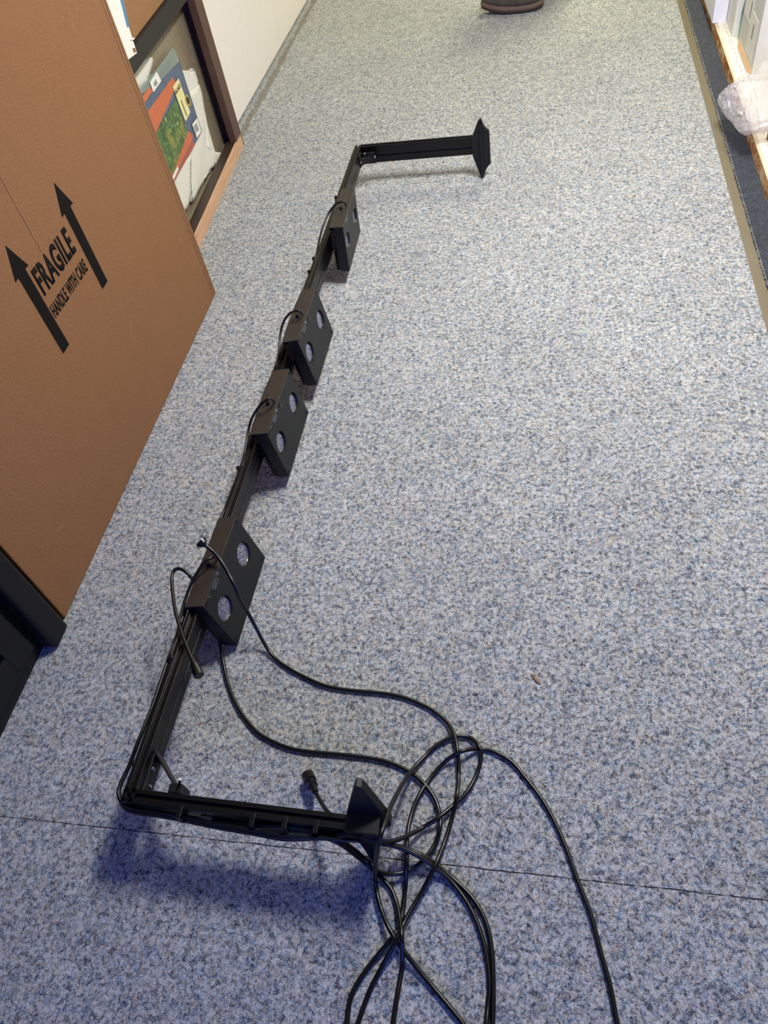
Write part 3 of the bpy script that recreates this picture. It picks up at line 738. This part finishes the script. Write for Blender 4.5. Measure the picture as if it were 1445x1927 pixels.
# blue-green pouch
r = root('pouch', (.86, 3.87, DZ), 'blue and green pouch squeezed between white box and grey carton', 'package')
bm = bmesh.new(); prism(bm, [Vector((-.055, -.03, .0)), Vector((.05, -.03, .0)), Vector((.055, -.03, .10)), Vector((-.060, -.03, .10))], Vector((0, .04, 0))); mesh_obj('pouch_front', bm, 'teal', r, bev=.004)
bm = bmesh.new(); prism(bm, [Vector((-.060, -.03, .10)), Vector((.055, -.03, .10)), Vector((.05, -.025, .19)), Vector((-.05, -.025, .19))], Vector((0, .036, 0))); mesh_obj('pouch_top', bm, 'navyp', r, bev=.004)
# small brown carton, lower right
r, w, l = carton('brown_box', .775, 1.05, 2.55, 2.955, .22, 'card2', 'tan cardboard box at the right edge just below the plastic bag')
# plastic bag hanging over the shelf edge
def blob_bag():
    px = [(1349,186),(1356,182),(1372,174),(1395,160),(1412,154),(1426,142),(1436,128),(1450,118),(1470,130),(1480,190),(1470,240),(1430,242),(1420,246),(1410,248),(1398,243),(1384,228),(1374,214),(1368,208),(1361,204),(1364,197),(1356,196)]
    pts = [at(x, y, .115) for x, y in px]; c = sum(pts, Vector())/len(pts)
    bm = bmesh.new(); layers = []
    for s, dz in ((1.0, 0), (.93, .022), (.78, .042), (.55, .060), (.28, .070)):
        layers.append([bm.verts.new(c+(p-c)*s+Vector((0, 0, dz+random.uniform(-.009, .011)*(1 if s < 1 else .3)))) for p in pts])
    n = len(pts)
    for A, B in zip(layers, layers[1:]):
        for k in range(n): bm.faces.new((A[k], A[(k+1) % n], B[(k+1) % n], B[k]))
    bm.faces.new(layers[-1])
    low = []
    for s, dz in ((.92, -.02), (.7, -.045), (.45, -.058)):
        low.append([bm.verts.new(c+(p-c)*s+Vector((0, 0, dz+random.uniform(-.004, .004)))) for p in pts])
    prev = layers[0]
    for B in low:
        for k in range(n): bm.faces.new((prev[(k+1) % n], prev[k], B[k], B[(k+1) % n]))
        prev = B
    bm.faces.new(prev[::-1])
    bmesh.ops.triangulate(bm, faces=bm.faces[:])
    bmesh.ops.subdivide_edges(bm, edges=bm.edges[:], cuts=2, use_grid_fill=True); bmesh.ops.triangulate(bm, faces=bm.faces[:])
    for v in bm.verts: v.co += Vector((random.uniform(-1,1), random.uniform(-1,1), random.uniform(-1,1)))*.0035
    return bm
o = mesh_obj('plastic_bag', blob_bag(), 'clearbag')
thing(o, 'crumpled clear plastic bag hanging over the rusted shelf lip', 'bag')

# ------------------------------------------------------------------ shoe of a person at the far end
pr = root('person', (-.20, 4.735, 0), 'person at the top edge of the photo, only one taupe shoe in view', 'person')
def shoe_layer(s, z0f):
    out = []
    for k in range(36):
        t = 2*math.pi*k/36; c, sn = math.cos(t), math.sin(t)
        x = .165*abs(c)**.85*(1 if c > 0 else -1); wd_ = .050+.010*(x/.165)
        y = wd_*abs(sn)**.8*(1 if sn > 0 else -1)
        out.append((x*s, y*s, z0f(x)))
    return out
def shoe_mesh(spec, mat, name, parent):
    bm = bmesh.new(); rings = []
    for s, zf in spec: rings.append([bm.verts.new(p) for p in shoe_layer(s, zf)])
    for A, B in zip(rings, rings[1:]):
        for k in range(36): bm.faces.new((A[k], A[(k+1) % 36], B[(k+1) % 36], B[k]))
    bm.faces.new(rings[0][::-1]); bm.faces.new(rings[-1])
    o = mesh_obj(name, bm, mat, parent, smooth=True); o.location = (0, 0, 0); return o
spring = lambda x: .030*max(0, (-x-.02)/.145)**1.6 + .012*max(0, (x-.08)/.085)**2
st = bpy.data.objects.new('shoe', None); COL.objects.link(st); st.parent = pr; st.rotation_euler = (0, 0, math.radians(-2)); st.location = (-.0, -.045, 0)
shoe_mesh([(.94, lambda x: .001+spring(x)), (1.0, lambda x: .005+spring(x)), (1.0, lambda x: .012+spring(x))], 'outsole', 'outsole', st)
shoe_mesh([(.99, lambda x: .012+spring(x)), (1.02, lambda x: .020+spring(x)), (.99, lambda x: .036+spring(x))], 'sole', 'midsole', st)
shoe_mesh([(.97, lambda x: .034+spring(x)), (.98, lambda x: .055+spring(x)), (.90, lambda x: .080+.02*(x > 0)), (.70, lambda x: .098+.25*max(0, x)), (.42, lambda x: .105+.32*max(0, x))], 'shoe', 'upper', st)
bm = bmesh.new(); tube(bm, [Vector((.055, -.03, .08)), Vector((.06, -.028, .16)), Vector((.065, .0, .45)), Vector((.08, .03, .9))], lambda i: (.055, .062, .075, .10)[i], 20)
mesh_obj('trouser_leg', bm, 'trouser', pr, smooth=True)
bm = bmesh.new(); tube(bm, [Vector((.30, .25, .0)), Vector((.30, .25, .1)), Vector((.27, .2, .45)), Vector((.2, .1, .9))], lambda i: (.055, .06, .075, .10)[i], 20)
mesh_obj('trouser_leg', bm, 'trouser', pr, smooth=True)

# ------------------------------------------------------------------ leaf scrap on the carpet
p = at(1008, 1277); bm = bmesh.new()
pts = [(-.012,.008,.001),(-.004,.007,.003),(.001,.001,.002),(.008,-.004,.003),(.012,-.013,.001),(.006,-.012,.002),(.000,-.007,.004),(-.006,.001,.002)]
prism(bm, [p+Vector(q) for q in pts], Vector((0, 0, .0012)))
o = mesh_obj('leaf_scrap', bm, 'leaf'); thing(o, 'tiny dry brown leaf scrap on the open carpet', 'debris')
